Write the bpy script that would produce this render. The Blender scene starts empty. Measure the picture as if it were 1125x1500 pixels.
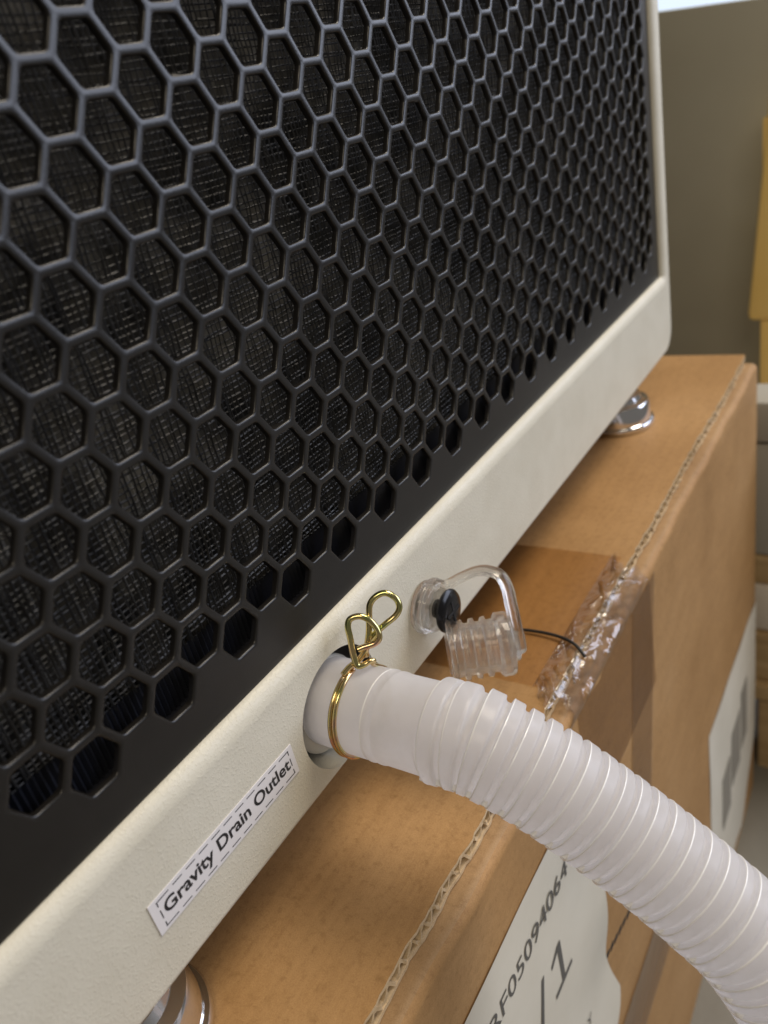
import bpy, bmesh, math, random
from mathutils import Vector, Matrix
random.seed(7)
# One unit below = the vertical pitch of the honeycomb (15 mm). X runs along the front panel, Z up, Y into the machine.
U = 0.015
scene = bpy.context.scene
col = scene.collection

# ------------------------------------------------------------------ camera
CAM = (-4.3494, -10.1011, 8.0732)
RR = ((0.5200548, -0.8293009, -0.2044578), (-0.4879407, -0.0919849, -0.8680165), (0.7010399, 0.5511794, -0.4524868))
cd = bpy.data.cameras.new('camera')
cam = bpy.data.objects.new('camera', cd)
col.objects.link(cam)
m = Matrix.Identity(4)
for i in range(3):
    m[i][0] = RR[0][i]; m[i][1] = -RR[1][i]; m[i][2] = -RR[2][i]; m[i][3] = CAM[i] * U
cam.matrix_world = m
cd.sensor_fit = 'VERTICAL'; cd.sensor_height = 36.0; cd.sensor_width = 27.0
cd.lens = 1156.14 / 1500 * 36
cd.clip_start = 0.01; cd.clip_end = 60
cd.dof.use_dof = True
cd.dof.focus_distance = 16.6 * U
cd.dof.aperture_fstop = 12.0
scene.camera = cam

# ------------------------------------------------------------------ world, lamps, exposure
w = bpy.data.worlds.new('World'); scene.world = w; w.use_nodes = True
bg = w.node_tree.nodes['Background']
bg.inputs[0].default_value = (1.0, 0.93, 0.84, 1); bg.inputs[1].default_value = 0.15

def area(name, loc, target, sx, sy, power, color):
    ld = bpy.data.lights.new(name, 'AREA'); ld.shape = 'RECTANGLE'; ld.size = sx; ld.size_y = sy
    ld.energy = power; ld.color = color
    o = bpy.data.objects.new(name, ld); col.objects.link(o); o.location = loc
    o.rotation_euler = (Vector(target) - Vector(loc)).to_track_quat('-Z', 'Y').to_euler()
    return o
area('ceiling_light', (1.05, -0.65, 1.65), (0.35, -0.05, -0.1), 1.0, 0.6, 25, (1.0, 0.89, 0.73))
area('ceiling_light', (-1.1, -0.9, 1.75), (0.2, -0.05, -0.1), 1.0, 0.6, 13, (1.0, 0.86, 0.66))
area('window_daylight', (2.0, -2.0, 0.95), (0.2, 0.0, 0.1), 2.8, 1.3, 58, (0.74, 0.81, 1.0))

vs = scene.view_settings
vs.view_transform = 'Standard'; vs.look = 'None'; vs.gamma = 1.0; vs.exposure = 0.0; vs.use_curve_mapping = False
scene.render.engine = 'CYCLES'
scene.cycles.max_bounces = 12; scene.cycles.transparent_max_bounces = 24; scene.cycles.transmission_bounces = 12

# ------------------------------------------------------------------ materials
def mat(name):
    mt = bpy.data.materials.new(name); mt.use_nodes = True
    nt = mt.node_tree
    return mt, nt, nt.nodes['Principled BSDF']
def node(nt, t, **kw):
    n = nt.nodes.new(t)
    for k, v in kw.items(): setattr(n, k, v)
    return n
def coords(nt, scale=(1, 1, 1)):
    tc = node(nt, 'ShaderNodeTexCoord'); mp = node(nt, 'ShaderNodeMapping'); mp.inputs['Scale'].default_value = scale
    nt.links.new(tc.outputs['Object'], mp.inputs['Vector']); return mp.outputs['Vector']
def noise(nt, vec, scale, detail=4, rough=0.55, dist=0.0):
    n = node(nt, 'ShaderNodeTexNoise'); n.inputs['Scale'].default_value = scale; n.inputs['Detail'].default_value = detail
    n.inputs['Roughness'].default_value = rough; n.inputs['Distortion'].default_value = dist
    nt.links.new(vec, n.inputs['Vector']); return n.outputs['Fac']
def ramp(nt, fac, stops):
    r = node(nt, 'ShaderNodeValToRGB'); e = r.color_ramp.elements
    while len(e) < len(stops): e.new(0.5)
    for el, (p, c) in zip(e, stops): el.position = p; el.color = (*c, 1)
    nt.links.new(fac, r.inputs['Fac']); return r.outputs['Color']
def bump(nt, height, strength, dist, bs):
    b = node(nt, 'ShaderNodeBump'); b.inputs['Strength'].default_value = strength; b.inputs['Distance'].default_value = dist
    nt.links.new(height, b.inputs['Height']); nt.links.new(b.outputs['Normal'], bs.inputs['Normal'])
def plain(name, c, rough=0.5, metal=0.0, spec=0.5):
    mt, nt, b = mat(name); b.inputs['Base Color'].default_value = (*c, 1); b.inputs['Roughness'].default_value = rough
    b.inputs['Metallic'].default_value = metal; b.inputs['Specular IOR Level'].default_value = spec; return mt
M = {}
# off-white powder coat with a fine orange-peel relief
mt, nt, b = mat('powder_coat'); v = coords(nt)
nt.links.new(ramp(nt, noise(nt, v, 60, 3), [(0.3, (0.61, 0.578, 0.478)), (0.7, (0.66, 0.63, 0.53))]), b.inputs['Base Color'])
b.inputs['Roughness'].default_value = 0.42
bump(nt, ramp(nt, noise(nt, v, 1150, 3, 0.6), [(0.50, (0, 0, 0)), (0.66, (1, 1, 1))]), 0.28, 0.0003, b); M['coat'] = mt
# black satin sheet metal
mt, nt, b = mat('grille_paint'); v = coords(nt)
nt.links.new(ramp(nt, noise(nt, v, 90, 5), [(0.3, (0.0065, 0.0055, 0.0045)), (0.75, (0.010, 0.0085, 0.007))]), mxd_in := node(nt, 'ShaderNodeMix', data_type='RGBA').inputs[6])
dm = mxd_in.node; nt.links.new(ramp(nt, noise(nt, v, 1300, 2, 0.6), [(0.735, (0, 0, 0)), (0.80, (0.6, 0.6, 0.6))]), dm.inputs[0]); dm.inputs[7].default_value = (0.16, 0.15, 0.13, 1)
nt.links.new(dm.outputs[2], b.inputs['Base Color'])
nt.links.new(ramp(nt, noise(nt, v, 35, 5), [(0.3, (0.29, 0.29, 0.29)), (0.75, (0.38, 0.38, 0.38))]), b.inputs['Roughness'])
b.inputs['Specular IOR Level'].default_value = 0.52
bump(nt, noise(nt, v, 1500, 2), 0.25, 0.0001, b); M['grille'] = mt
mt, nt, b = mat('filter_thread'); v = coords(nt)
nt.links.new(ramp(nt, noise(nt, v, 45, 5, 0.65), [(0.35, (0.006, 0.006, 0.007)), (0.75, (0.035, 0.034, 0.033))]), b.inputs['Base Color'])
b.inputs['Roughness'].default_value = 0.45; M['thread'] = mt
mt, nt, b = mat('coil_fins'); v = coords(nt)
nt.links.new(ramp(nt, noise(nt, v, 30, 6, 0.65, 0.6), [(0.40, (0.03, 0.03, 0.03)), (0.55, (0.22, 0.21, 0.19)), (0.75, (0.55, 0.52, 0.46))]), b.inputs['Base Color'])  # patchy light falling on the fins is painted in as noise tones
b.inputs['Roughness'].default_value = 0.6; M['fins'] = mt
M['dark_plastic'] = plain('dark_filter_plastic', (0.013, 0.014, 0.02), 0.42)
M['cavity'] = plain('cavity_dark', (0.006, 0.006, 0.007), 0.8)
M['inner_grey'] = plain('inner_grey_plastic', (0.16, 0.155, 0.165), 0.5)
M['nozzle'] = plain('nozzle_plastic', (0.70, 0.68, 0.62), 0.4)
M['chrome'] = plain('chrome', (0.78, 0.78, 0.80), 0.12, 1.0)
M['black_screw'] = plain('black_screw', (0.005, 0.005, 0.006), 0.2, 0.0, 0.35)
M['black_cable'] = plain('black_cable', (0.012, 0.012, 0.012), 0.45)
M['ink'] = plain('label_ink', (0.016, 0.015, 0.017), 0.6)
M['ink_grey'] = plain('thermal_ink', (0.10, 0.095, 0.085), 0.7)
M['smudge'] = plain('smudged_print', (0.24, 0.22, 0.18), 0.6)
M['sticker'] = plain('sticker_white', (0.74, 0.72, 0.73), 0.35)
# milky polyethylene hose: part diffuse, part translucent, waxy gloss
mt, nt, b = mat('hose_polyethylene'); v = coords(nt)
b.inputs['Base Color'].default_value = (0.85, 0.85, 0.875, 1); b.inputs['Roughness'].default_value = 0.26
b.inputs['Subsurface Weight'].default_value = 0.25; b.inputs['Subsurface Radius'].default_value = (0.004, 0.004, 0.004); b.inputs['Subsurface Scale'].default_value = 0.6
nt.links.new(ramp(nt, noise(nt, v, 55, 6, 0.7), [(0.28, (0.80, 0.79, 0.78)), (0.46, (0.90, 0.90, 0.915)), (0.8, (0.92, 0.92, 0.935))]), b.inputs['Base Color'])
bump(nt, noise(nt, v, 160, 4), 0.16, 0.0007, b)
tr = node(nt, 'ShaderNodeBsdfTranslucent'); tr.inputs[0].default_value = (0.95, 0.94, 0.96, 1)
tp = node(nt, 'ShaderNodeBsdfTransparent'); tp.inputs[0].default_value = (0.93, 0.92, 0.92, 1)
mx = node(nt, 'ShaderNodeMixShader'); mx.inputs[0].default_value = 0.60
mx2 = node(nt, 'ShaderNodeMixShader'); mx2.inputs[0].default_value = 0.15
nt.links.new(b.outputs[0], mx.inputs[1]); nt.links.new(tr.outputs[0], mx.inputs[2])
nt.links.new(mx.outputs[0], mx2.inputs[1]); nt.links.new(tp.outputs[0], mx2.inputs[2])
nt.links.new(mx2.outputs[0], nt.nodes['Material Output'].inputs[0]); M['hose'] = mt
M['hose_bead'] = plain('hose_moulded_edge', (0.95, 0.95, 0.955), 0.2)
# clear soft vinyl
mt, nt, b = mat('clear_vinyl')
b.inputs['Base Color'].default_value = (0.96, 0.94, 0.91, 1); b.inputs['Transmission Weight'].default_value = 1.0
b.inputs['IOR'].default_value = 1.47; b.inputs['Roughness'].default_value = 0.06
tp = node(nt, 'ShaderNodeBsdfTransparent'); tp.inputs[0].default_value = (0.96, 0.95, 0.93, 1)
df = node(nt, 'ShaderNodeBsdfTranslucent'); df.inputs[0].default_value = (0.85, 0.82, 0.78, 1)
mx = node(nt, 'ShaderNodeMixShader'); mx.inputs[0].default_value = 0.30
mx2 = node(nt, 'ShaderNodeMixShader'); mx2.inputs[0].default_value = 0.10
nt.links.new(b.outputs[0], mx.inputs[1]); nt.links.new(tp.outputs[0], mx.inputs[2])
nt.links.new(mx.outputs[0], mx2.inputs[1]); nt.links.new(df.outputs[0], mx2.inputs[2])
nt.links.new(mx2.outputs[0], nt.nodes['Material Output'].inputs[0]); M['clear'] = mt
# yellow zinc wire with its rainbow passivation
mt, nt, b = mat('yellow_zinc'); v = coords(nt)
nt.links.new(ramp(nt, noise(nt, v, 150, 2), [(0.30, (0.42, 0.46, 0.18)), (0.44, (0.66, 0.56, 0.25)), (0.56, (0.74, 0.56, 0.28)), (0.70, (0.62, 0.34, 0.28))]), b.inputs['Base Color'])
b.inputs['Metallic'].default_value = 1.0; b.inputs['Roughness'].default_value = 0.14; M['zinc'] = mt
# kraft cardboard
def kraft(name, c0, c1, c2):
    mt, nt, b = mat(name); v = coords(nt); vf = coords(nt, (1, 1, 1)); vs_ = coords(nt, (0.25, 3.0, 1.0))
    base = ramp(nt, noise(nt, v, 9, 6, 0.6), [(0.3, c0), (0.52, c1), (0.75, c2)])
    fib = ramp(nt, noise(nt, vf, 2200, 4, 0.75), [(0.34, (0.78, 0.74, 0.68)), (0.6, (1, 1, 1)), (0.8, (1.1, 1.08, 1.06))])
    stk = ramp(nt, noise(nt, vs_, 120, 4, 0.6), [(0.3, (0.86, 0.84, 0.82)), (0.6, (1, 1, 1))])
    mot = ramp(nt, noise(nt, coords(nt, (1, 0.8, 1)), 320, 5, 0.72, 0.3), [(0.30, (0.70, 0.66, 0.60)), (0.47, (0.97, 0.96, 0.95)), (0.62, (1.02, 1.02, 1.02)), (0.80, (1.22, 1.20, 1.16))])
    m0 = node(nt, 'ShaderNodeMix', data_type='RGBA', blend_type='MULTIPLY'); m0.inputs[0].default_value = 0.75
    nt.links.new(base, m0.inputs[6]); nt.links.new(mot, m0.inputs[7]); base = m0.outputs[2]
    m1 = node(nt, 'ShaderNodeMix', data_type='RGBA', blend_type='MULTIPLY'); m1.inputs[0].default_value = 0.8
    m2 = node(nt, 'ShaderNodeMix', data_type='RGBA', blend_type='MULTIPLY'); m2.inputs[0].default_value = 0.7
    nt.links.new(base, m1.inputs[6]); nt.links.new(fib, m1.inputs[7])
    nt.links.new(m1.outputs[2], m2.inputs[6]); nt.links.new(stk, m2.inputs[7])
    nt.links.new(m2.outputs[2], b.inputs['Base Color'])
    b.inputs['Roughness'].default_value = 0.62; b.inputs['Specular IOR Level'].default_value = 0.35
    bump(nt, noise(nt, v, 700, 4, 0.6), 0.2, 0.0003, b)
    return mt
M['kraft'] = kraft('kraft_cardboard', (0.36, 0.20, 0.074), (0.435, 0.252, 0.102), (0.50, 0.305, 0.138))
M['worn'] = kraft('kraft_worn_fold', (0.33, 0.20, 0.095), (0.42, 0.265, 0.13), (0.50, 0.33, 0.17))
M['flute'] = kraft('kraft_flute_paper', (0.56, 0.42, 0.25), (0.66, 0.51, 0.32), (0.74, 0.60, 0.41))
# packing tape: clear brown-tinted film, glossy
def film(name, tint, gloss_rough, fac, bscale, bstr):
    mt, nt, b = mat(name); v = coords(nt)
    tp = node(nt, 'ShaderNodeBsdfTransparent'); tp.inputs[0].default_value = (*tint, 1)
    gl = node(nt, 'ShaderNodeBsdfGlossy'); gl.inputs['Roughness'].default_value = gloss_rough
    fr = node(nt, 'ShaderNodeFresnel'); fr.inputs[0].default_value = 1.5
    ad = node(nt, 'ShaderNodeMath', operation='ADD'); ad.inputs[1].default_value = fac
    ml = node(nt, 'ShaderNodeMath', operation='MULTIPLY'); ml.inputs[1].default_value = 0.6
    nt.links.new(fr.outputs[0], ml.inputs[0]); nt.links.new(ml.outputs[0], ad.inputs[0])
    mx = node(nt, 'ShaderNodeMixShader'); nt.links.new(ad.outputs[0], mx.inputs[0])
    nt.links.new(tp.outputs[0], mx.inputs[1]); nt.links.new(gl.outputs[0], mx.inputs[2])
    bm_ = node(nt, 'ShaderNodeBump'); bm_.inputs['Strength'].default_value = bstr; bm_.inputs['Distance'].default_value = 0.002
    nt.links.new(noise(nt, v, bscale, 4), bm_.inputs['Height']); nt.links.new(bm_.outputs[0], gl.inputs['Normal']); nt.links.new(bm_.outputs[0], fr.inputs['Normal'])
    nt.links.new(mx.outputs[0], nt.nodes['Material Output'].inputs[0]); return mt
M['tape'] = film('packing_tape', (0.965, 0.90, 0.79), 0.30, 0.0, 60, 0.2)
M['tape_thin'] = film('packing_tape_thin', (0.985, 0.95, 0.89), 0.28, 0.0, 60, 0.2)
M['crinkle'] = film('crinkled_tape', (0.98, 0.96, 0.95), 0.20, 0.10, 120, 0.15)
mt, nt, b = mat('label_paper'); v = coords(nt)
nt.links.new(ramp(nt, noise(nt, v, 20, 4), [(0.3, (0.60, 0.56, 0.46)), (0.7, (0.68, 0.64, 0.54))]), b.inputs['Base Color'])
b.inputs['Roughness'].default_value = 0.5; M['paper'] = mt
# background
mt, nt, b = mat('concrete_floor'); v = coords(nt)
nt.links.new(ramp(nt, noise(nt, v, 5, 8, 0.65), [(0.3, (0.16, 0.15, 0.125)), (0.7, (0.24, 0.225, 0.19))]), b.inputs['Base Color'])
b.inputs['Roughness'].default_value = 0.6; bump(nt, noise(nt, v, 80, 5), 0.2, 0.002, b); M['floor'] = mt
mt, nt, b = mat('olive_sheet_metal'); v = coords(nt)
nt.links.new(ramp(nt, noise(nt, v, 4, 4), [(0.3, (0.25, 0.23, 0.17)), (0.7, (0.31, 0.29, 0.225))]), b.inputs['Base Color'])
b.inputs['Roughness'].default_value = 0.5; M['olive'] = mt
mt, nt, b = mat('yellow_paint'); v = coords(nt)
nt.links.new(ramp(nt, noise(nt, v, 12, 4), [(0.3, (0.88, 0.60, 0.17)), (0.7, (0.92, 0.66, 0.24))]), b.inputs['Base Color'])
b.inputs['Roughness'].default_value = 0.4; M['yellow'] = mt
mt, nt, b = mat('pine_wood'); v = coords(nt, (1, 0.15, 6))
nt.links.new(ramp(nt, noise(nt, v, 30, 5, 0.6, 0.4), [(0.3, (0.38, 0.25, 0.11)), (0.7, (0.56, 0.40, 0.21))]), b.inputs['Base Color'])
b.inputs['Roughness'].default_value = 0.65; M['wood'] = mt
M['grey_plastic'] = plain('grey_plastic', (0.40, 0.38, 0.33), 0.5)
M['white_goods'] = plain('white_wrap', (0.70, 0.64, 0.55), 0.5)
mt = bpy.data.materials.new('bright_window'); mt.use_nodes = True; nt = mt.node_tree
em = node(nt, 'ShaderNodeEmission'); em.inputs[0].default_value = (0.74, 0.85, 1.0, 1); em.inputs[1].default_value = 1.15
nt.links.new(em.outputs[0], nt.nodes['Material Output'].inputs[0]); nt.nodes.remove(nt.nodes['Principled BSDF']); M['window'] = mt

# ------------------------------------------------------------------ mesh helpers (coordinates in pitch units)
def base_of(parent):
    p = parent; v = Vector((0, 0, 0))
    while p is not None: v += p.location; p = p.parent
    return v
def link(name, me, material, parent=None, smooth=None):
    if material is not None and not me.materials: me.materials.append(material)
    o = bpy.data.objects.new(name, me); col.objects.link(o)
    if parent is not None: o.parent = parent
    if smooth is not None:
        me.polygons.foreach_set('use_smooth', [True] * len(me.polygons)); me.set_sharp_from_angle(angle=math.radians(smooth))
    return o
def mesh(name, verts, faces, material, parent=None, smooth=None, recalc=True):
    b = base_of(parent)
    me = bpy.data.meshes.new(name)
    me.from_pydata([(v[0] * U - b.x, v[1] * U - b.y, v[2] * U - b.z) for v in verts], [], faces); me.update()
    if recalc:
        bm = bmesh.new(); bm.from_mesh(me); bmesh.ops.recalc_face_normals(bm, faces=bm.faces); bm.to_mesh(me); bm.free()
    return link(name, me, material, parent, smooth)
def tag(o, label=None, cat=None, group=None, kind=None):
    if label: o['label'] = label
    if cat: o['category'] = cat
    if group: o['group'] = group
    if kind: o['kind'] = kind
    return o
def thing(name, loc, label, cat, group=None):
    o = bpy.data.objects.new(name, None); col.objects.link(o); o.location = Vector(loc) * U; o.empty_display_size = 0.02
    return tag(o, label, cat, group)
def box(x0, x1, y0, y1, z0, z1, bev=0.0):
    if bev <= 0:
        vs_ = [(x, y, z) for x in (x0, x1) for y in (y0, y1) for z in (z0, z1)]
        return vs_, [(0, 1, 3, 2), (4, 6, 7, 5), (0, 4, 5, 1), (2, 3, 7, 6), (0, 2, 6, 4), (1, 5, 7, 3)]
    bm = bmesh.new(); bmesh.ops.create_cube(bm, size=1)
    for v in bm.verts: v.co = Vector((x0 + (v.co.x + .5) * (x1 - x0), y0 + (v.co.y + .5) * (y1 - y0), z0 + (v.co.z + .5) * (z1 - z0)))
    bmesh.ops.bevel(bm, geom=bm.edges[:], offset=bev, segments=2, affect='EDGES', profile=0.5)
    bm.verts.index_update()
    r = [tuple(v.co) for v in bm.verts], [[v.index for v in f.verts] for f in bm.faces]; bm.free(); return r
def lathe(profile, origin, axis, seg=48, cap=(True, True)):
    a = Vector(axis).normalized(); t = Vector((0, 0, 1)) if abs(a.z) < 0.9 else Vector((1, 0, 0))
    e1 = a.cross(t).normalized(); e2 = a.cross(e1); o = Vector(origin); vs_ = []; fs = []
    for (s, r) in profile:
        for k in range(seg):
            th = 2 * math.pi * k / seg; vs_.append(tuple(o + a * s + (e1 * math.cos(th) + e2 * math.sin(th)) * r))
    n = len(profile)
    for i in range(n - 1):
        for k in range(seg):
            k2 = (k + 1) % seg; fs.append((i * seg + k, i * seg + k2, (i + 1) * seg + k2, (i + 1) * seg + k))
    if cap[0]: fs.append(tuple(range(seg)))
    if cap[1]: fs.append(tuple((n - 1) * seg + k for k in range(seg)))
    return vs_, fs
def spline(pts, per=10, closed=False):
    P = [Vector(p) for p in pts]; n = len(P); out = []
    rng = range(n) if closed else range(n - 1)
    for i in rng:
        if closed: p0, p1, p2, p3 = P[i - 1], P[i], P[(i + 1) % n], P[(i + 2) % n]
        else: p0, p1, p2, p3 = P[max(i - 1, 0)], P[i], P[i + 1], P[min(i + 2, n - 1)]
        for j in range(per):
            t = j / per
            out.append(0.5 * ((2 * p1) + (p2 - p0) * t + (2 * p0 - 5 * p1 + 4 * p2 - p3) * t * t + (3 * p1 - p0 - 3 * p2 + p3) * t ** 3))
    if not closed: out.append(P[-1])
    return out
def frames(path, up=(0, 0, 1)):
    T = []
    for i in range(len(path)):
        T.append((path[min(i + 1, len(path) - 1)] - path[max(i - 1, 0)]).normalized())
    n = Vector(up) - T[0] * T[0].dot(Vector(up))
    if n.length < 1e-4: n = Vector((1, 0, 0)) - T[0] * T[0].x
    n.normalize(); N = []
    for t in T:
        n = (n - t * n.dot(t)).normalized(); N.append(n.copy())
    return T, N
def tube(path, radius, seg=12, flat=1.0, up=(0, 0, 1), rfun=None, cap=True):
    T, N = frames(path, up); vs_ = []; fs = []
    for i, p in enumerate(path):
        B = T[i].cross(N[i])
        for k in range(seg):
            th = 2 * math.pi * k / seg
            r = rfun(i, th) if rfun else radius
            vs_.append(tuple(p + N[i] * math.cos(th) * r * flat + B * math.sin(th) * r))
    for i in range(len(path) - 1):
        for k in range(seg):
            k2 = (k + 1) % seg; fs.append((i * seg + k, i * seg + k2, (i + 1) * seg + k2, (i + 1) * seg + k))
    if cap:
        fs.append(tuple(range(seg))); fs.append(tuple((len(path) - 1) * seg + k for k in range(seg)))
    return vs_, fs
def join(*parts):
    vs_ = []; fs = []
    for v, f in parts:
        o = len(vs_); vs_ += list(v); fs += [tuple(i + o for i in q) for q in f]
    return vs_, fs
def letters(name, text, x0, x1, z0, z1, y, material, parent, bold=0.0, shear=0.0, fit=True):
    """flat printed lettering on a plane facing -Y, stretched to the given box"""
    cu = bpy.data.curves.new(name, 'FONT'); cu.body = text; cu.size = 1.0; cu.offset = bold; cu.shear = shear; cu.resolution_u = 4
    to = bpy.data.objects.new(name + '_tmp', cu); col.objects.link(to)
    dg = bpy.context.evaluated_depsgraph_get(); dg.update()
    me = bpy.data.meshes.new_from_object(to.evaluated_get(dg))
    bpy.data.objects.remove(to); bpy.data.curves.remove(cu)
    xs = [v.co.x for v in me.vertices]; ys = [v.co.y for v in me.vertices]
    ax, bx, ay, by = min(xs), max(xs), min(ys), max(ys); b = base_of(parent)
    for v in me.vertices:
        px_ = x0 + (v.co.x - ax) / (bx - ax) * (x1 - x0); pz = z0 + (v.co.y - ay) / (by - ay) * (z1 - z0)
        v.co = Vector((px_ * U - b.x, y * U - b.y, pz * U - b.z))
    me.materials.clear(); me.name = name
    return link(name, me, material, parent)

# ------------------------------------------------------------------ floor
FLOOR = -37.4
fl = mesh('floor', [(-120, -160, FLOOR), (260, -160, FLOOR), (260, 160, FLOOR), (-120, 160, FLOOR)], [(0, 1, 2, 3)], M['floor'])
tag(fl, 'dull grey concrete floor below the cardboard box', None, None, 'structure')

# ------------------------------------------------------------------ cardboard box
BT = -6.8          # top surface the machine stands on
YF = -3.05         # plane of the printed front panel
bx = thing('cardboard_box', (14, 4, FLOOR), 'large brown cardboard box with taped top edge carrying the machine', 'box')
# front panel with the rolled shoulder below the top flap
prof = [(9.0, -7.38), (-2.2, -7.35)]
for k in range(9):
    a = math.pi / 2 * k / 8; prof.append((-2.75 - 0.30 * math.sin(a), -7.65 + 0.30 * math.cos(a)))
prof += [(YF, -8.2), (YF, -14), (YF, -22), (YF, -30), (YF, FLOOR + 0.02)]
NX = 90; vs_ = []; fs = []
for i in range(NX + 1):
    x = -9 + 46.2 * i / NX
    for (y, z) in prof:
        wob = 0.022 * math.sin(x * 0.9) + 0.015 * math.sin(x * 2.3 + 1) if -8.1 < z < -7.1 else 0
        vs_.append((x, y + wob, z + wob * 0.6))
np_ = len(prof)
for i in range(NX):
    for j in range(np_ - 1): fs.append((i * np_ + j, (i + 1) * np_ + j, (i + 1) * np_ + j + 1, i * np_ + j + 1))
fp = mesh('front_panel', vs_, fs, M['kraft'], bx, 40)
fp.data.materials.append(M['worn'])
for p in fp.data.polygons:
    if p.index % (np_ - 1) in (1, 2, 3, 4): p.material_index = 1
mesh('end_panel', *box(36.9, 37.18, -2.95, 15.8, FLOOR + 0.02, -7.42), M['kraft'], bx)
mesh('end_panel', *box(-9.0, -8.72, -2.95, 15.8, FLOOR + 0.02, -7.42), M['kraft'], bx)
mesh('back_panel', *box(-8.7, 36.88, 15.5, 15.8, FLOOR + 0.02, -7.42), M['kraft'], bx)
# top flap: liner sheets with the wave of the fluting open along the cut edge
def flap_edge(x): return -2.57 + 0.03 * math.sin(x * 0.55) + 0.018 * math.sin(x * 3.1) + 0.012 * math.sin(x * 7.7)
def sheet(z0, z1, y1, inset=0.0):
    n = 260; a = []; f = []
    for i in range(n + 1):
        x = -8.9 + 45.9 * i / n; e = flap_edge(x) + inset + random.uniform(-0.022, 0.022)
        sag = 0.02 * math.sin(x * 0.8)
        for (y, z) in ((e, z0 + sag * 0.5), (e, z1 + sag * 0.5), (0.0, z1), (y1, z1), (y1, z0)): a.append((x, y, z))
    for i in range(n):
        for j in range(5): f.append((i * 5 + j, i * 5 + (j + 1) % 5, (i + 1) * 5 + (j + 1) % 5, (i + 1) * 5 + j))
    return a, f
tf = mesh('top_flap', *sheet(BT - 0.085, BT, 15.6), M['kraft'], bx, 30)
tf.data.materials.append(M['flute'])
for p in tf.data.polygons:
    if p.index % 5 == 0: p.material_index = 1
mesh('lower_liner', *sheet(BT - 0.50, BT - 0.41, 15.6), M['flute'], tf, 30)
a = []; f = []; n = 45 * 16
for i in range(n + 1):
    x = -8.9 + 45.9 * i / n; e = flap_edge(x) + 0.012 + random.uniform(-0.03, 0.03)
    zc = BT - 0.248 + (0.150 + 0.02 * math.sin(x * 2.9)) * math.sin(x * 2 * math.pi / 0.46 + 0.6 * math.sin(x * 1.7))
    for y in (e, e + 0.9):
        a.append((x, y, zc + 0.062)); a.append((x, y, zc - 0.062))
for i in range(n):
    q = i * 4; r = q + 4
    f += [(q, r, r + 2, q + 2), (q + 1, q + 3, r + 3, r + 1), (q, q + 1, r + 1, r)]
mesh('fluting', a, f, M['flute'], tf, 40)
# far hem of the flap is torn a little and a slit row is cut in the front panel
for k in range(9):
    x = 10.8 + k * 0.42; z = -18.45 - 0.31 * k * 0.42
    mesh('slit', *box(x, x + 0.33, YF - 0.014, YF + 0.05, z - 0.16, z + 0.08, 0.01), M['cavity'], fp)

# packing tape
def strip(xa, xb, path, nx=24, amp=0.0, skew=0.0):
    a = []; f = []
    for j, (y, z) in enumerate(path):
        for i in range(nx + 1):
            t = i / nx; a.append((xa + (xb - xa) * t + skew * j / (len(path) - 1), y + random.uniform(-amp, amp), z + random.uniform(-amp, amp)))
    for j in range(len(path) - 1):
        for i in range(nx):
            q = j * (nx + 1) + i; f.append((q, q + nx + 1, q + nx + 2, q + 1))
    return a, f
mesh('packing_tape', *strip(10.7, 17.55, [(8, BT + 0.02), (1.0, BT + 0.02), (-1.2, BT + 0.022), (-2.3, BT + 0.02)]), M['tape'], bx, 40, False)
mesh('packing_tape', *strip(10.9, 17.8, [(YF - 0.02, -7.75), (YF - 0.022, -9.5), (YF - 0.02, -12.2)], skew=0.1), M['tape'], bx, 40, False)
mesh('packing_tape', *strip(15.9, 18.4, [(YF - 0.035, -7.75), (YF - 0.036, -12.4), (YF - 0.035, -16.5)], skew=-1.9), M['tape_thin'], bx, 40, False)
mesh('packing_tape', *strip(9.0, 21.0, [(YF - 0.03, -23.35), (YF - 0.075, -23.43), (YF - 0.03, -23.55), (YF - 0.03, -27.2)]), M['tape_thin'], bx, 40, False)
# the crumpled fold of the tape over the shoulder
nx, ny = 230, 46; a = []; f = []
rnd = random.Random(5)
folds = []
for _ in range(34):
    x_, t_ = rnd.uniform(10.3, 17.2), rnd.uniform(0.05, 0.9); pts = [(x_, t_)]
    sx = rnd.choice((-1, 1)) * rnd.uniform(0.1, 0.55); stp = rnd.choice((-1, 1)) * rnd.uniform(0.05, 0.22)
    for _k in range(rnd.randint(2, 5)):
        x_ += sx * rnd.uniform(0.5, 1.3) + rnd.uniform(-0.12, 0.12); t_ += stp * rnd.uniform(0.4, 1.2) + rnd.uniform(-0.06, 0.06); pts.append((x_, t_))
    folds.append((pts, rnd.uniform(0.05, 0.12), rnd.uniform(0.05, 0.15)))
def seg_d(px_, pz_, p, q):
    dx, dz = q[0] - p[0], q[1] - p[1]; L2 = dx * dx + dz * dz
    u = 0 if L2 == 0 else max(0, min(1, ((px_ - p[0]) * dx + (pz_ - p[1]) * dz) / L2))
    return math.hypot(px_ - p[0] - u * dx, pz_ - p[1] - u * dz)
bb = [(min(p[0] for p in c[0]) - .15, max(p[0] for p in c[0]) + .15) for c in folds]
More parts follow.
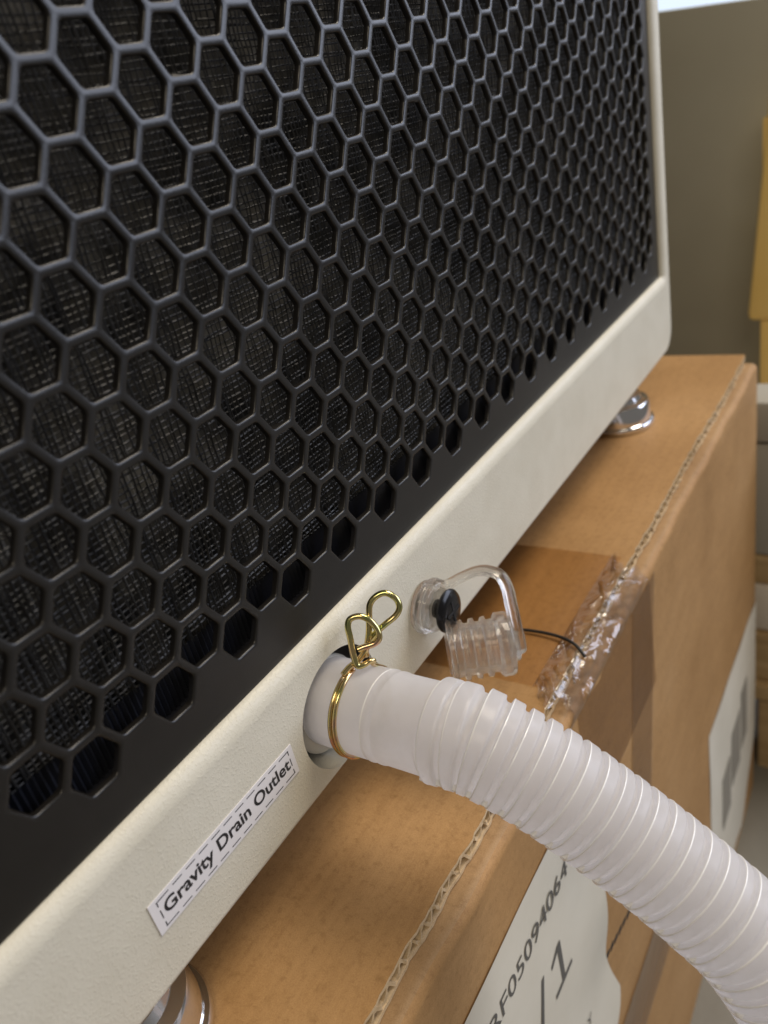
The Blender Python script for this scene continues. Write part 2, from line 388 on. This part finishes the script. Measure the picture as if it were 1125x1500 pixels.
for j in range(ny + 1):
    t = j / ny
    if t < 0.45: y = -1.95 - t / 0.45 * 0.62; z = BT + 0.03
    else:
        q = (t - 0.45) / 0.55; y = -2.57 - 0.50 * min(1, q * 1.15) ** 0.8; z = BT + 0.03 - 0.95 * q ** 1.3
    for i in range(nx + 1):
        x = 10.35 + 6.9 * i / nx; h = 0.012 * math.sin(x * 5 + t * 7) + 0.01 * math.sin(x * 11 - t * 13)
        tt = t * 1.5
        for (pts, wd, am), (b0, b1) in zip(folds, bb):
            if b0 < x < b1:
                d = min(seg_d(x, tt, (p[0], p[1] * 1.5), (q_[0], q_[1] * 1.5)) for p, q_ in zip(pts, pts[1:]))
                if d < wd: h = max(h, am * (1 - d / wd))
        h *= min(1, 9 * t, 9 * (1 - t) + 0.1)
        nrm = Vector((0, -0.30 - t * 0.7, 1 - t * 0.8)).normalized()
        xx = x + (0.30 * math.sin(t * 9 + 1) + 0.12 * math.sin(t * 23)) * max(0, 1 - min(i, nx - i) / 20)
        a.append((xx, y + nrm.y * (h + 0.02), z + nrm.z * (h + 0.02)))
for j in range(ny):
    for i in range(nx):
        q = j * (nx + 1) + i; f.append((q, q + nx + 1, q + nx + 2, q + 1))
o = mesh('crinkled_tape', a, f, M['crinkle'], bx, 30, False); tag(o, 'crumpled shiny tape bunched over the box edge')

# shipping label near the hose
def label_sheet(x0, x1, z0, z1, edge, nx, nz, curl, y):
    a = []; f = []
    for j in range(nz + 1):
        z = z1 + (z0 - z1) * j / nz
        for i in range(nx + 1):
            t = i / nx; xr = edge(z); x = x0 + (xr - x0) * t
            lift = curl(z) * max(0, (t - 0.78) / 0.22) ** 2
            a.append((x, y - lift - 0.01 * math.sin(x * 1.3 + z), z))
    for j in range(nz):
        for i in range(nx):
            q = j * (nx + 1) + i; f.append((q, q + 1, q + nx + 2, q + nx + 1))
    return a, f
def lerp_tab(tab, z):
    for (za, xa), (zb, xb) in zip(tab, tab[1:]):
        if zb <= z <= za: return xa + (xb - xa) * (za - z) / (za - zb)
    return tab[-1][1]
etab = [(-9.7, 11.1), (-14.1, 11.0), (-15.5, 10.85), (-18.0, 10.72), (-19.3, 10.95), (-20.5, 11.23), (-21.3, 10.9), (-23, 9.6), (-27, 9.4)]
sl = mesh('shipping_label', *label_sheet(-3.5, 10.5, -26.5, -9.75, lambda z: lerp_tab(etab, z), 40, 50, lambda z: 0.10 + 0.12 * math.sin(z * 1.1), YF - 0.045), M['paper'], bx, 60, False)
tag(sl, 'cream paper shipping label with grey printed numbers')
YP = YF - 0.068
letters('lettering', 'RF05094064', 3.95, 8.90, -11.72, -11.08, YP, M['ink_grey'], sl)
def flat(name, polys, parent):
    a = []; f = []
    for p in polys:
        f.append(tuple(range(len(a), len(a) + len(p)))); a += [(x, YP, z) for x, z in p]
    return mesh(name, a, f, M['ink_grey'], parent, None, False)
flat('lettering', [[(5.98, -15.2), (6.16, -15.2), (6.70, -13.22), (6.52, -13.22)]], sl)
flat('lettering', [[(7.62, -14.86), (7.84, -14.86), (7.84, -13.28), (7.62, -13.28)], [(7.14, -13.72), (7.14, -13.54), (7.62, -13.28), (7.62, -13.50)], [(7.13, -15.04), (8.36, -15.04), (8.36, -14.861), (7.13, -14.861)]], sl)
letters('lettering', 'Y', 8.75, 9.10, -19.2, -18.72, YP, M['ink_grey'], sl)
# second label wrapped on the far end of the front panel
s2 = mesh('shipping_label', *label_sheet(25.4, 37.1, -36.6, -22.0, lambda z: 37.1 if z > -32 else 37.1 - (-32 - z) * 0.9, 24, 24, lambda z: 0.05, YF - 0.03), M['paper'], bx, 60, False)
tag(s2, 'pale label under clear film with smudged grey print')
for (x0, x1, z0, z1) in ((28.0, 30.0, -31.5, -27.6), (30.4, 32.6, -30.5, -26.4), (33.0, 34.6, -30, -25.6)):
    mesh('print_block', *box(x0, x1, YF - 0.062, YF - 0.05, z0, z1), M['smudge'], s2)

# ------------------------------------------------------------------ the machine
mc = thing('dehumidifier', (14.75, 6, BT), 'off-white appliance with black honeycomb grille standing on the cardboard box', 'dehumidifier')
IX0, IX1, IZ0, IZ1 = -3.0, 31.5, -1.2, 14.4
OX0, OX1, OZ0, OZ1 = -3.8, 32.3, -4.58, 15.6
def rr(x0, x1, z0, z1, r, n=9):
    pts = []
    for (cx, cz, a0) in ((x1 - r, z0 + r, -90), (x1 - r, z1 - r, 0), (x0 + r, z1 - r, 90), (x0 + r, z0 + r, 180)):
        for k in range(n):
            a = math.radians(a0 + 90 * k / (n - 1)); pts.append((cx + r * math.cos(a), cz + r * math.sin(a)))
    return pts
FY = -0.25
sec = [('I', 0.0, 0.09), ('I', 0.0, -0.01), ('I', 0.03, -0.08), ('I', 0.09, -0.15), ('I', 0.18, -0.205), ('I', 0.30, -0.24), ('I', 0.40, FY),
       ('O', 0.14, FY), ('O', 0.06, -0.225), ('O', 0.02, -0.18), ('O', 0.0, -0.10), ('O', 0.0, 2.0), ('O', 0.08, 2.0), ('O', 0.08, -0.10), ('O', 0.15, -0.16),
       ('I', 0.36, -0.16), ('I', 0.20, -0.12), ('I', 0.10, -0.02), ('I', 0.09, 0.09)]
vs_ = []
for (wch, n_, y) in sec:
    L = rr(IX0 - n_, IX1 + n_, IZ0 - n_, IZ1 + n_, 0.08 + n_) if wch == 'I' else rr(OX0 + n_, OX1 - n_, OZ0 + n_, OZ1 - n_, 1.05 - n_)
    vs_ += [(x, y, z) for (x, z) in L]
K = 36; S = len(sec); fs = []
for s in range(S):
    s2_ = (s + 1) % S
    for k in range(K):
        k2 = (k + 1) % K; fs.append((s * K + k, s * K + k2, s2_ * K + k2, s2_ * K + k))
ff = mesh('front_frame', vs_, fs, M['coat'], mc)
HX, HZ, HR = 5.19, -3.21, 1.36
cut = mesh('cutter', *lathe([(-1.0, HR), (1.5, HR)], (HX, 0, HZ), (0, 1, 0), 72), None, mc)
bo = ff.modifiers.new('hole', 'BOOLEAN'); bo.operation = 'DIFFERENCE'; bo.object = cut; bo.solver = 'EXACT'
dg = bpy.context.evaluated_depsgraph_get(); dg.update()
me = bpy.data.meshes.new_from_object(ff.evaluated_get(dg)); ff.modifiers.clear(); ff.data = me
bpy.data.objects.remove(cut)
if not me.materials: me.materials.append(M['coat'])
me.materials[0] = M['coat']
me.polygons.foreach_set('use_smooth', [True] * len(me.polygons)); me.set_sharp_from_angle(angle=math.radians(38))
wn_ = ff.modifiers.new('weighted', 'WEIGHTED_NORMAL'); wn_.keep_sharp = True; wn_.weight = 90
# rest of the cabinet behind the frame
L = rr(OX0, OX1, OZ0, OZ1, 1.05); vs_ = [(x, 2.02, z) for x, z in L] + [(x, 15.0, z) for x, z in L]
fs = [(k, (k + 1) % K, K + (k + 1) % K, K + k) for k in range(K)] + [tuple(K + k for k in range(K))]
mesh('cabinet_shell', vs_, fs, M['coat'], mc, 40)

# honeycomb grille: one perforated sheet
APO = 0.422; RC = 1 / math.sqrt(3)
bm = bmesh.new(); vmap = {}
def bv(x, z, y=0.0):
    k = (round(x, 4), round(z, 4), round(y, 4))
    if k not in vmap: vmap[k] = bm.verts.new((x, y, z))
    return vmap[k]
ROWS = 14
for c in range(-1, 36):
    for r_ in range(ROWS):
        cx = c * 1.5 / math.sqrt(3); cz = r_ + (0.5 if c % 2 else 0.0)
        jit = 1.0
        outer = [bv(cx + RC * math.cos(math.radians(60 * k)), cz + RC * math.sin(math.radians(60 * k))) for k in range(6)]
        rings = []
        for (ap, y) in ((APO + 0.03, 0.0), (APO + 0.010, 0.010), (APO, 0.032), (APO - 0.004, 0.13)):
            R_ = ap / math.cos(math.radians(30)); cr_ = 0.055; ring = []
            cs = [Vector((cx + R_ * math.cos(math.radians(60 * k)), 0, cz + R_ * math.sin(math.radians(60 * k)))) for k in range(6)]
            for k in range(6):
                p, pa, pb = cs[k], cs[k - 1], cs[(k + 1) % 6]
                A = p + (pa - p).normalized() * cr_; B = p + (pb - p).normalized() * cr_
                if y > 0.02:
                    A += Vector((random.gauss(0, .004), 0, random.gauss(0, .004))); B += Vector((random.gauss(0, .004), 0, random.gauss(0, .004)))
                    if random.random() < 0.03: B += (Vector((cx, 0, cz)) - B).normalized() * random.uniform(.015, .035)
                ring += [bm.verts.new((A.x, y, A.z)), bm.verts.new(((A.x + B.x + p.x) / 3, y, (A.z + B.z + p.z) / 3)), bm.verts.new((B.x, y, B.z))]
            rings.append(ring)
        R0 = rings[0]
        for k in range(6):
            k2 = (k + 1) % 6
            bm.faces.new((outer[k], outer[k2], R0[3 * k2], R0[3 * k + 2]))
            bm.faces.new((outer[k], R0[3 * k + 2], R0[3 * k + 1])); bm.faces.new((outer[k], R0[3 * k + 1], R0[3 * k]))
        for ra, rb in zip(rings, rings[1:]):
            for k in range(18): bm.faces.new((ra[k], ra[(k + 1) % 18], rb[(k + 1) % 18], rb[k]))
zig = [e for e in bm.edges if e.is_boundary and abs(e.verts[0].co.y) < 1e-6 and abs(e.verts[1].co.y) < 1e-6]
cr4 = [bm.verts.new(p) for p in ((-3.06, 0, -1.5), (31.56, 0, -1.5), (31.56, 0, 14.7), (-3.06, 0, 14.7))]
cr4e = [bm.edges.new((cr4[k], cr4[(k + 1) % 4])) for k in range(4)]
res = bmesh.ops.triangle_fill(bm, use_beauty=True, edges=zig + cr4e)
bmesh.ops.recalc_face_normals(bm, faces=bm.faces)
b_ = base_of(mc)
for v in bm.verts: v.co = v.co * U - b_
me = bpy.data.meshes.new('grille_panel'); bm.to_mesh(me); bm.free()
gp = link('grille_panel', me, M['grille'], mc, 50)

# what lies behind the honeycomb: pleated filter foot, woven filter net, coil fins
parts = []
rn = random.Random(3)
def ribbon_v(x, zs, y, w_, ja):
    a = []; f = []; ph = rn.uniform(0, 6); am = rn.uniform(0.4, 1.0) * ja
    for j, z in enumerate(zs):
        xx = x + am * math.sin(z * 1.1 + ph) + rn.uniform(-.006, .006); yy = y + 0.02 * math.sin(z * 28 + ph)
        a += [(xx - w_, yy, z), (xx, yy - w_ * .8, z), (xx + w_, yy, z)]
    for j in range(len(zs) - 1):
        q = 3 * j; f += [(q, q + 1, q + 4, q + 3), (q + 1, q + 2, q + 5, q + 4)]
    return a, f
def ribbon_h(z, xs, y, w_, ja):
    a = []; f = []; ph = rn.uniform(0, 6); am = rn.uniform(0.4, 1.0) * ja
    for j, x in enumerate(xs):
        zz = z + am * math.sin(x * 0.9 + ph) + rn.uniform(-.006, .006); yy = y + 0.02 * math.sin(x * 28 + ph)
        a += [(x, yy, zz - w_), (x, yy - w_ * .8, zz), (x, yy, zz + w_)]
    for j in range(len(xs) - 1):
        q = 3 * j; f += [(q, q + 1, q + 4, q + 3), (q + 1, q + 2, q + 5, q + 4)]
    return a, f
zs = [0.25 + 13.9 * j / 46 for j in range(47)]; x = -1.9; va = []; fa = []
def add(vf):
    o = len(va); va.extend(vf[0]); fa.extend([tuple(i + o for i in q) for q in vf[1]])
while x < 31.4:
    add(ribbon_v(x, zs, 0.46, rn.uniform(0.016, 0.028), 0.035)); x += rn.uniform(0.10, 0.135)
xs = [-1.9 + 33.3 * j / 110 for j in range(111)]; z = 0.3
while z < 14.2:
    add(ribbon_h(z, xs, 0.49, rn.uniform(0.016, 0.028), 0.03)); z += rn.uniform(0.10, 0.135)
net = mesh('filter_net', va, fa, M['thread'], mc, None, False); tag(net, None, None, None, 'stuff')
# coil fins in slightly bowed vertical bands behind the net
a = []; f = []; n = 420
for i in range(n + 1):
    x = -1.95 + 33.4 * i / n
    y = 0.80 + (0.10 if i % 2 else 0.0)
    a += [(x, y, -1.4), (x, y, 14.5)]
for i in range(n): f.append((2 * i, 2 * i + 2, 2 * i + 3, 2 * i + 1))
mesh('coil_fins', a, f, M['fins'], mc, None, False)
# pleated strip along the foot of the filter and its plain edge
a = []; f = []; n = 560
for i in range(n + 1):
    x = -1.95 + 33.4 * i / n; y = 0.40 + (0.07 if i % 2 else 0.0)
    a += [(x, y, -0.62), (x, y, 0.34)]
for i in range(n): f.append((2 * i, 2 * i + 2, 2 * i + 3, 2 * i + 1))
mesh('filter_pleats', a, f, M['dark_plastic'], mc, None, False)
mesh('filter_edge', *box(-1.95, 31.45, 0.30, 0.55, -1.42, -0.60, 0.03), M['dark_plastic'], mc)
mesh('inner_partition', *box(-1.95, 31.45, 1.0, 1.1, -1.42, 14.6), M['cavity'], mc)

# drain outlet inside the round hole
on = mesh('outlet_nozzle', *lathe([(-0.05, 0.80), (1.6, 0.80)], (HX, -0.1, -3.13), (0, 1, 0), 48), M['nozzle'], mc, 40)
mesh('flange', *lathe([(0.16, 0.80), (0.16, 1.07), (0.19, 1.11), (0.30, 1.11), (0.33, 1.07), (0.33, 0.80)], (HX, 0, -3.26), (0, 1, 0), 64, (False, False)), M['nozzle'], on, 40)
mesh('inner_wall', *box(-3.4, 31.9, 0.80, 0.88, -4.48, -1.45), M['inner_grey'], mc)

# printed sticker
st = mesh('sticker', *box(-0.44, 3.48, FY - 0.022, FY - 0.004, -3.455, -2.71, 0.006), M['sticker'], mc)
tag(st, 'white sticker reading Gravity Drain Outlet in black inside a dashed frame')
letters('lettering', 'Gravity Drain Outlet', -0.19, 3.30, -3.285, -2.905, FY - 0.026, M['ink'], st, 0.022)
dx0, dx1, dz0, dz1 = -0.27, 3.345, -3.375, -2.80
def dash(x0, x1, z0, z1): mesh('dash', *box(x0, x1, FY - 0.0262, FY - 0.0225, z0, z1), M['ink'], st)
nd = 11; L_ = (dx1 - dx0) / nd; t_ = 0.018
for k in range(nd):
    for z in (dz0, dz1): dash(dx0 + L_ * k + (0.05 if k else -t_), dx0 + L_ * (k + 1) - (0.05 if k < nd - 1 else -t_), z - t_ / 2, z + t_ / 2)
for x in (dx0, dx1):
    dash(x - t_ / 2, x + t_ / 2, dz0, dz0 + 0.10); dash(x - t_ / 2, x + t_ / 2, dz0 + 0.19, dz1 - 0.19); dash(x - t_ / 2, x + t_ / 2, dz1 - 0.10, dz1)

# levelling feet
def foot(cx, cy):
    ft = mesh('levelling_foot', *lathe([(0, 1.30), (0.02, 1.47), (0.10, 1.50), (0.22, 1.50), (0.28, 1.46), (0.31, 1.37), (0.36, 1.36), (1.02, 1.33), (1.12, 1.27), (1.16, 1.15), (1.20, 1.0), (1.42, 0.92), (1.5, 0.6), (2.2, 0.6)], (cx, cy, BT + 0.012), (0, 0, 1), 64), M['chrome'], mc, 35)
    return ft
foot(28.2, 1.1); foot(-1.06, 1.33); foot(28.2, 13.0); foot(-1.06, 13.0)

# ------------------------------------------------------------------ drain hose
hz = thing('drain_hose', (HX, 0.25, -3.13), 'translucent white corrugated drain hose pushed onto the round outlet', 'hose')
AX, AZ = 5.20, -3.13
cuff = [(0.08, 0.90), (0.10, 0.945), (0.05, 0.965), (0.0, 0.965), (-0.9, 0.965), (-1.36, 0.965), (-1.40, 0.978), (-1.43, 0.979), (-1.47, 0.96), (-1.60, 0.958), (-1.63, 0.974), (-1.68, 0.975), (-1.72, 0.955), (-2.3, 0.955), (-2.66, 0.958)]
cf = mesh('cuff', *lathe([(-s, r) for s, r in cuff], (AX, 0, AZ), (0, -1, 0), 96, (False, False)), M['hose'], hz, 35)
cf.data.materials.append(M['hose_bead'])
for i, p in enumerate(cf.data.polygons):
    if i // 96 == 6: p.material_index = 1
path0 = spline([(AX, -1.7, AZ), (AX, -2.3, AZ), (5.22, -2.9, AZ - 0.01), (5.31, -3.6, -3.30), (5.45, -4.8, -3.96), (5.56, -5.85, -4.76), (5.60, -6.75, -5.44), (5.60, -7.6, -6.15), (5.54, -8.5, -7.0), (5.3, -9.6, -8.9), (5.0, -10.5, -11.5), (4.6, -11.0, -15.5), (4.2, -11.2, -21), (4.0, -11.0, -27), (4.2, -10.6, -33)], 60)
acc = [0.0]
for p, q in zip(path0, path0[1:]): acc.append(acc[-1] + (q - p).length)
start = next(i for i, p in enumerate(path0) if p.y < -2.62)
s0 = acc[start]; total = acc[-1]
def at_len(s, st=[0]):
    i = st[0]
    if acc[i] > s: i = 0
    while i < len(acc) - 2 and acc[i + 1] < s: i += 1
    st[0] = i
    t = (s - acc[i]) / max(1e-9, acc[i + 1] - acc[i]); return path0[i].lerp(path0[i + 1], t)
PITCH = 0.365
knots = [(0.0, 0.950), (0.070, 0.950), (0.082, 0.985), (0.090, 1.050), (0.096, 1.070), (0.112, 1.073), (0.126, 1.066), (0.29, 1.064), (0.310, 1.060), (0.324, 1.045), (0.338, 0.975)]
BEAD = (3, 4, 5)
samples = []
s = s0; nring = 0
while s < total - PITCH:
    for (d, r) in knots: samples.append((s + d, r))
    s += PITCH
hp = [at_len(q[0]) for q in samples]
T_, N_ = frames(hp, (0, 0, 1))
SEAM = math.radians(118)
def hr(i, th):
    r = samples[i][1]
    d = abs((th - SEAM + math.pi) % (2 * math.pi) - math.pi)
    if d < 0.08 and r < 1.0: return 1.05
    return r
ct = mesh('corrugated_tube', *tube(hp, 1.0, 96, 1.0, (0, 0, 1), hr, False), M['hose'], hz, 55)
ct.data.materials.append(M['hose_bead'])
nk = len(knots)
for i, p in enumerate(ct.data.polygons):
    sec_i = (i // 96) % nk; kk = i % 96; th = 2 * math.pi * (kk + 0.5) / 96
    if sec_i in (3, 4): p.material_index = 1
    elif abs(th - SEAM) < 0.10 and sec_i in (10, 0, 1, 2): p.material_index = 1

# ------------------------------------------------------------------ spring clamp
cl = thing('hose_clamp', (AX, -0.72, AZ), 'gold coloured spring wire clamp with two loops squeezing the hose end', 'hose clamp')
wr = 0.068
RA = 0.965 + 0.05
def arc(y, a0, a1, n, yd=0.0):
    return [(AX + RA * math.cos(math.radians(a0 + (a1 - a0) * k / n)), y + yd * k / n, AZ + RA * math.sin(math.radians(a0 + (a1 - a0) * k / n))) for k in range(n + 1)]
band = arc(-0.70, 88, 395, 40, -0.0)
ring1 = spline(band, 3)
mesh('ring_wire', *tube(ring1, 0.05, 14, up=(0, 1, 0)), M['zinc'], cl, 60)
band2 = arc(-0.79, 86, 430, 44, -0.10)
front = [(5.60, -1.06, -2.16), (5.58, -1.13, -2.03), (5.48, -1.10, -1.98), (5.36, -1.02, -2.0), (5.27, -0.93, -1.97), (5.32, -0.85, -1.75), (5.45, -0.77, -1.46), (5.55, -0.70, -1.22), (5.66, -0.72, -1.10), (5.79, -0.88, -1.09), (5.86, -1.06, -1.22), (5.85, -1.20, -1.42), (5.78, -1.25, -1.57), (5.67, -1.17, -1.65), (5.53, -1.0, -1.67), (5.44, -0.9, -1.69)]
fl_ = spline(band2[:-6] + front, 5); nb = 5 * (len(band2) - 6)
mesh('front_loop', *tube(fl_, wr, 14, 1.0, (0, 1, 0), lambda i, th: 0.05 + (wr - 0.05) * min(1, max(0, (i - nb) / 20))), M['zinc'], cl, 60)
rear = [(5.02, -0.70, -2.08), (5.22, -0.74, -2.03), (5.42, -0.84, -1.98), (5.55, -0.92, -1.88), (5.66, -0.97, -1.75), (5.83, -0.98, -1.49), (5.99, -0.95, -1.22), (6.12, -0.94, -1.01), (6.27, -1.03, -0.89), (6.41, -1.19, -0.87), (6.46, -1.38, -1.01), (6.41, -1.46, -1.18), (6.29, -1.41, -1.32), (6.09, -1.25, -1.43), (5.95, -1.10, -1.55), (5.80, -0.96, -1.72), (5.72, -0.86, -1.92), (5.75, -0.80, -2.10)]
mesh('rear_loop', *tube(spline(rear, 8), wr, 14, up=(0, 1, 0)), M['zinc'], cl, 60)

# ------------------------------------------------------------------ tethered clear plug
pg = thing('drain_plug', (8.85, FY, -3.1), 'clear vinyl drain plug on a looped strap held by a black screw', 'drain plug')
mesh('anchor_ring', *lathe([(0.0, 0.36), (0.0, 0.62), (0.03, 0.67), (0.15, 0.68), (0.19, 0.63), (0.25, 0.61), (0.31, 0.63), (0.39, 0.60), (0.44, 0.52), (0.45, 0.32)], (8.85, FY - 0.005, -3.1), (0, -1, 0), 56), M['clear'], pg, 35)
sc = mesh('screw', *lathe([(0.30, 0.24), (0.66, 0.24), (0.66, 0.50), (0.69, 0.545), (0.74, 0.55), (0.80, 0.50), (0.85, 0.36), (0.87, 0.16)], (8.85, FY, -3.1), (0, -1, 0), 48), M['black_screw'], pg, 35)
mesh('drive_slot', *join(box(8.55, 9.15, FY - 0.885, FY - 0.86, -3.14, -3.06, 0.01), box(8.81, 8.89, FY - 0.884, FY - 0.861, -3.38, -2.82, 0.01)), M['cavity'], sc)
P0 = Vector((8.34, -1.08, -3.98)); P1 = Vector((9.27, -2.33, -4.08)); ax = (P1 - P0)
ln = ax.length
prof = [(0.0, 0.60), (0.0, 0.82), (0.03, 0.86), (0.10, 0.86), (0.13, 0.82), (0.15, 0.66), (0.24, 0.64)]
s = 0.28
for k in range(3): prof += [(s, 0.64), (s + 0.03, 0.73), (s + 0.13, 0.745), (s + 0.16, 0.65)]; s += 0.27
prof += [(1.12, 0.66), (1.15, 0.74), (1.20, 0.79), (1.42, 0.79), (1.48, 0.75), (1.50, 0.55)]
prof = [(q * ln / 1.5, r) for q, r in prof]
inner = [(ln * 0.93, 0.40), (ln * 0.90, 0.50), (0.03, 0.50), (0.0, 0.52)]
mesh('plug_body', *lathe(prof + inner + [(0.0, 0.60)], P0, ax, 64, (False, False)), M['clear'], pg, 35)
strap = [(8.95, -0.50, -2.55), (9.25, -0.50, -2.62), (9.56, -0.60, -2.86), (9.80, -0.89, -2.76), (10.0, -1.23, -2.65), (10.09, -1.52, -2.64), (10.12, -1.83, -2.75), (9.99, -2.05, -3.0), (9.79, -2.19, -3.26), (9.58, -2.33, -3.55), (9.42, -2.44, -3.81), (9.36, -2.50, -4.02), (9.32, -2.52, -4.35)]
mesh('strap', *tube(spline(strap, 8), 0.20, 16, 0.6, (1, 0, 0)), M['clear'], pg, 60)
mesh('end_tab', *lathe([(0, 0.2), (0.0, 0.34), (0.03, 0.37), (0.12, 0.37), (0.15, 0.33), (0.15, 0.1)], P1 + Vector((0, 0, -0.12)) + ax.normalized() * 0.01, ax, 40), M['clear'], pg, 35)

# ------------------------------------------------------------------ black cable lying on the box
cb = mesh('cable', *tube(spline([(11.5, 6.0, BT + 0.07), (12.3, 2.0, BT + 0.07), (12.64, 0.68, BT + 0.09), (12.84, -0.62, BT + 0.10), (12.89, -1.26, BT + 0.11), (12.82, -1.93, BT + 0.13), (12.63, -2.45, BT + 0.12), (12.35, -2.85, BT - 0.02)], 10), 0.048, 10), M['black_cable'], None, 60)
tag(cb, 'thin black cable running across the box into the crumpled tape', 'cable')

# ------------------------------------------------------------------ background to the right of the box
ps = thing('leaning_panel', (62, 4, FLOOR), 'olive grey sheet metal panel leaning behind the cardboard box', 'panel')
a, f = box(61.4, 62.0, -0.05, 16, FLOOR + 0.01, 9.6, 0.12)
def tilt(p):
    x, y, z = p
    top = (z - FLOOR) / (9.6 - FLOOR)
    return (x, y, FLOOR + 0.01 + (z - FLOOR) * (1 - 0.0) - top * (8.2 - y) * 0.10)
mesh('sheet', [tilt(p) for p in a], f, M['olive'], ps, 30)
mesh('edge_channel', *box(61.2, 62.2, -0.75, -0.02, FLOOR + 0.01, 8.3, 0.1), M['olive'], ps)
wn = thing('window', (150, 18, 0), 'bright bluish window seen above the leaning panel', 'window')
mesh('pane', *box(150, 150.4, -4.2, 52, 8, 60), M['window'], wn)
mesh('frame', *join(box(149.2, 150.9, -6, -4.2, 6, 62, 0.2), box(149.2, 150.9, -4.2, 52, 6, 8, 0.2), box(149.2, 149.9, 12.3, 13.1, 8, 60, 0.1)), M['grey_plastic'], wn)
yp = thing('yellow_post', (58, 1.0, FLOOR), 'yellow upright post with a thick rounded sleeve', 'post')
mesh('upright', *box(57.6, 58.4, -1.2, 0.25, FLOOR + 0.01, 2, 0.15), M['yellow'], yp, 40)
a, f = box(57.2, 58.8, -2.0, 1.12, -11.6, 4.0, 0.5)
mesh('sleeve', [(x, y - (z + 11.6) * 0.085, z) for x, y, z in a], f, M['yellow'], yp, 40)
pl = thing('wooden_pallet', (45, -3, FLOOR), 'rough pine pallet beside the far end of the box', 'pallet')
for k in range(3): mesh('block', *box(39.0, 42.2, -11 + 5.2 * k, -8.2 + 5.2 * k, FLOOR + 0.01, FLOOR + 6.4, 0.1), M['wood'], pl)
for k in range(4): mesh('board', *box(38.6 + 3.9 * k, 42.0 + 3.9 * k, -13, 6, FLOOR + 6.45, FLOOR + 7.6, 0.08), M['wood'], pl)
pk = mesh('plank', *box(39.2, 47, -12, 5, FLOOR + 7.65, FLOOR + 11.4, 0.15), M['wood'])
tag(pk, 'thick pine plank lying directly on the pallet boards', 'plank')
pk = mesh('plank', *box(39.6, 47, -12, 5, FLOOR + 14.9, FLOOR + 16.9, 0.15), M['wood'])
tag(pk, 'thinner pine plank between the white carton and grey bin', 'plank')
wg = mesh('wrapped_carton', *box(39.4, 47, -12, 5, FLOOR + 11.45, FLOOR + 14.85, 0.3), M['white_goods'], None, 40)
tag(wg, 'flat white wrapped carton lying between two pine planks', 'carton')
gb = thing('grey_bin', (45, -3, FLOOR + 16.95), 'pale grey plastic storage bin with a lid on the planks', 'bin')
mesh('tub', *box(39.6, 42.2, -11, 4.5, FLOOR + 16.95, FLOOR + 24.4, 0.3), M['grey_plastic'], gb, 40)
mesh('lid', *box(39.4, 42.4, -11.4, 4.9, FLOOR + 24.5, FLOOR + 27.0, 0.3), M['grey_plastic'], gb, 40)
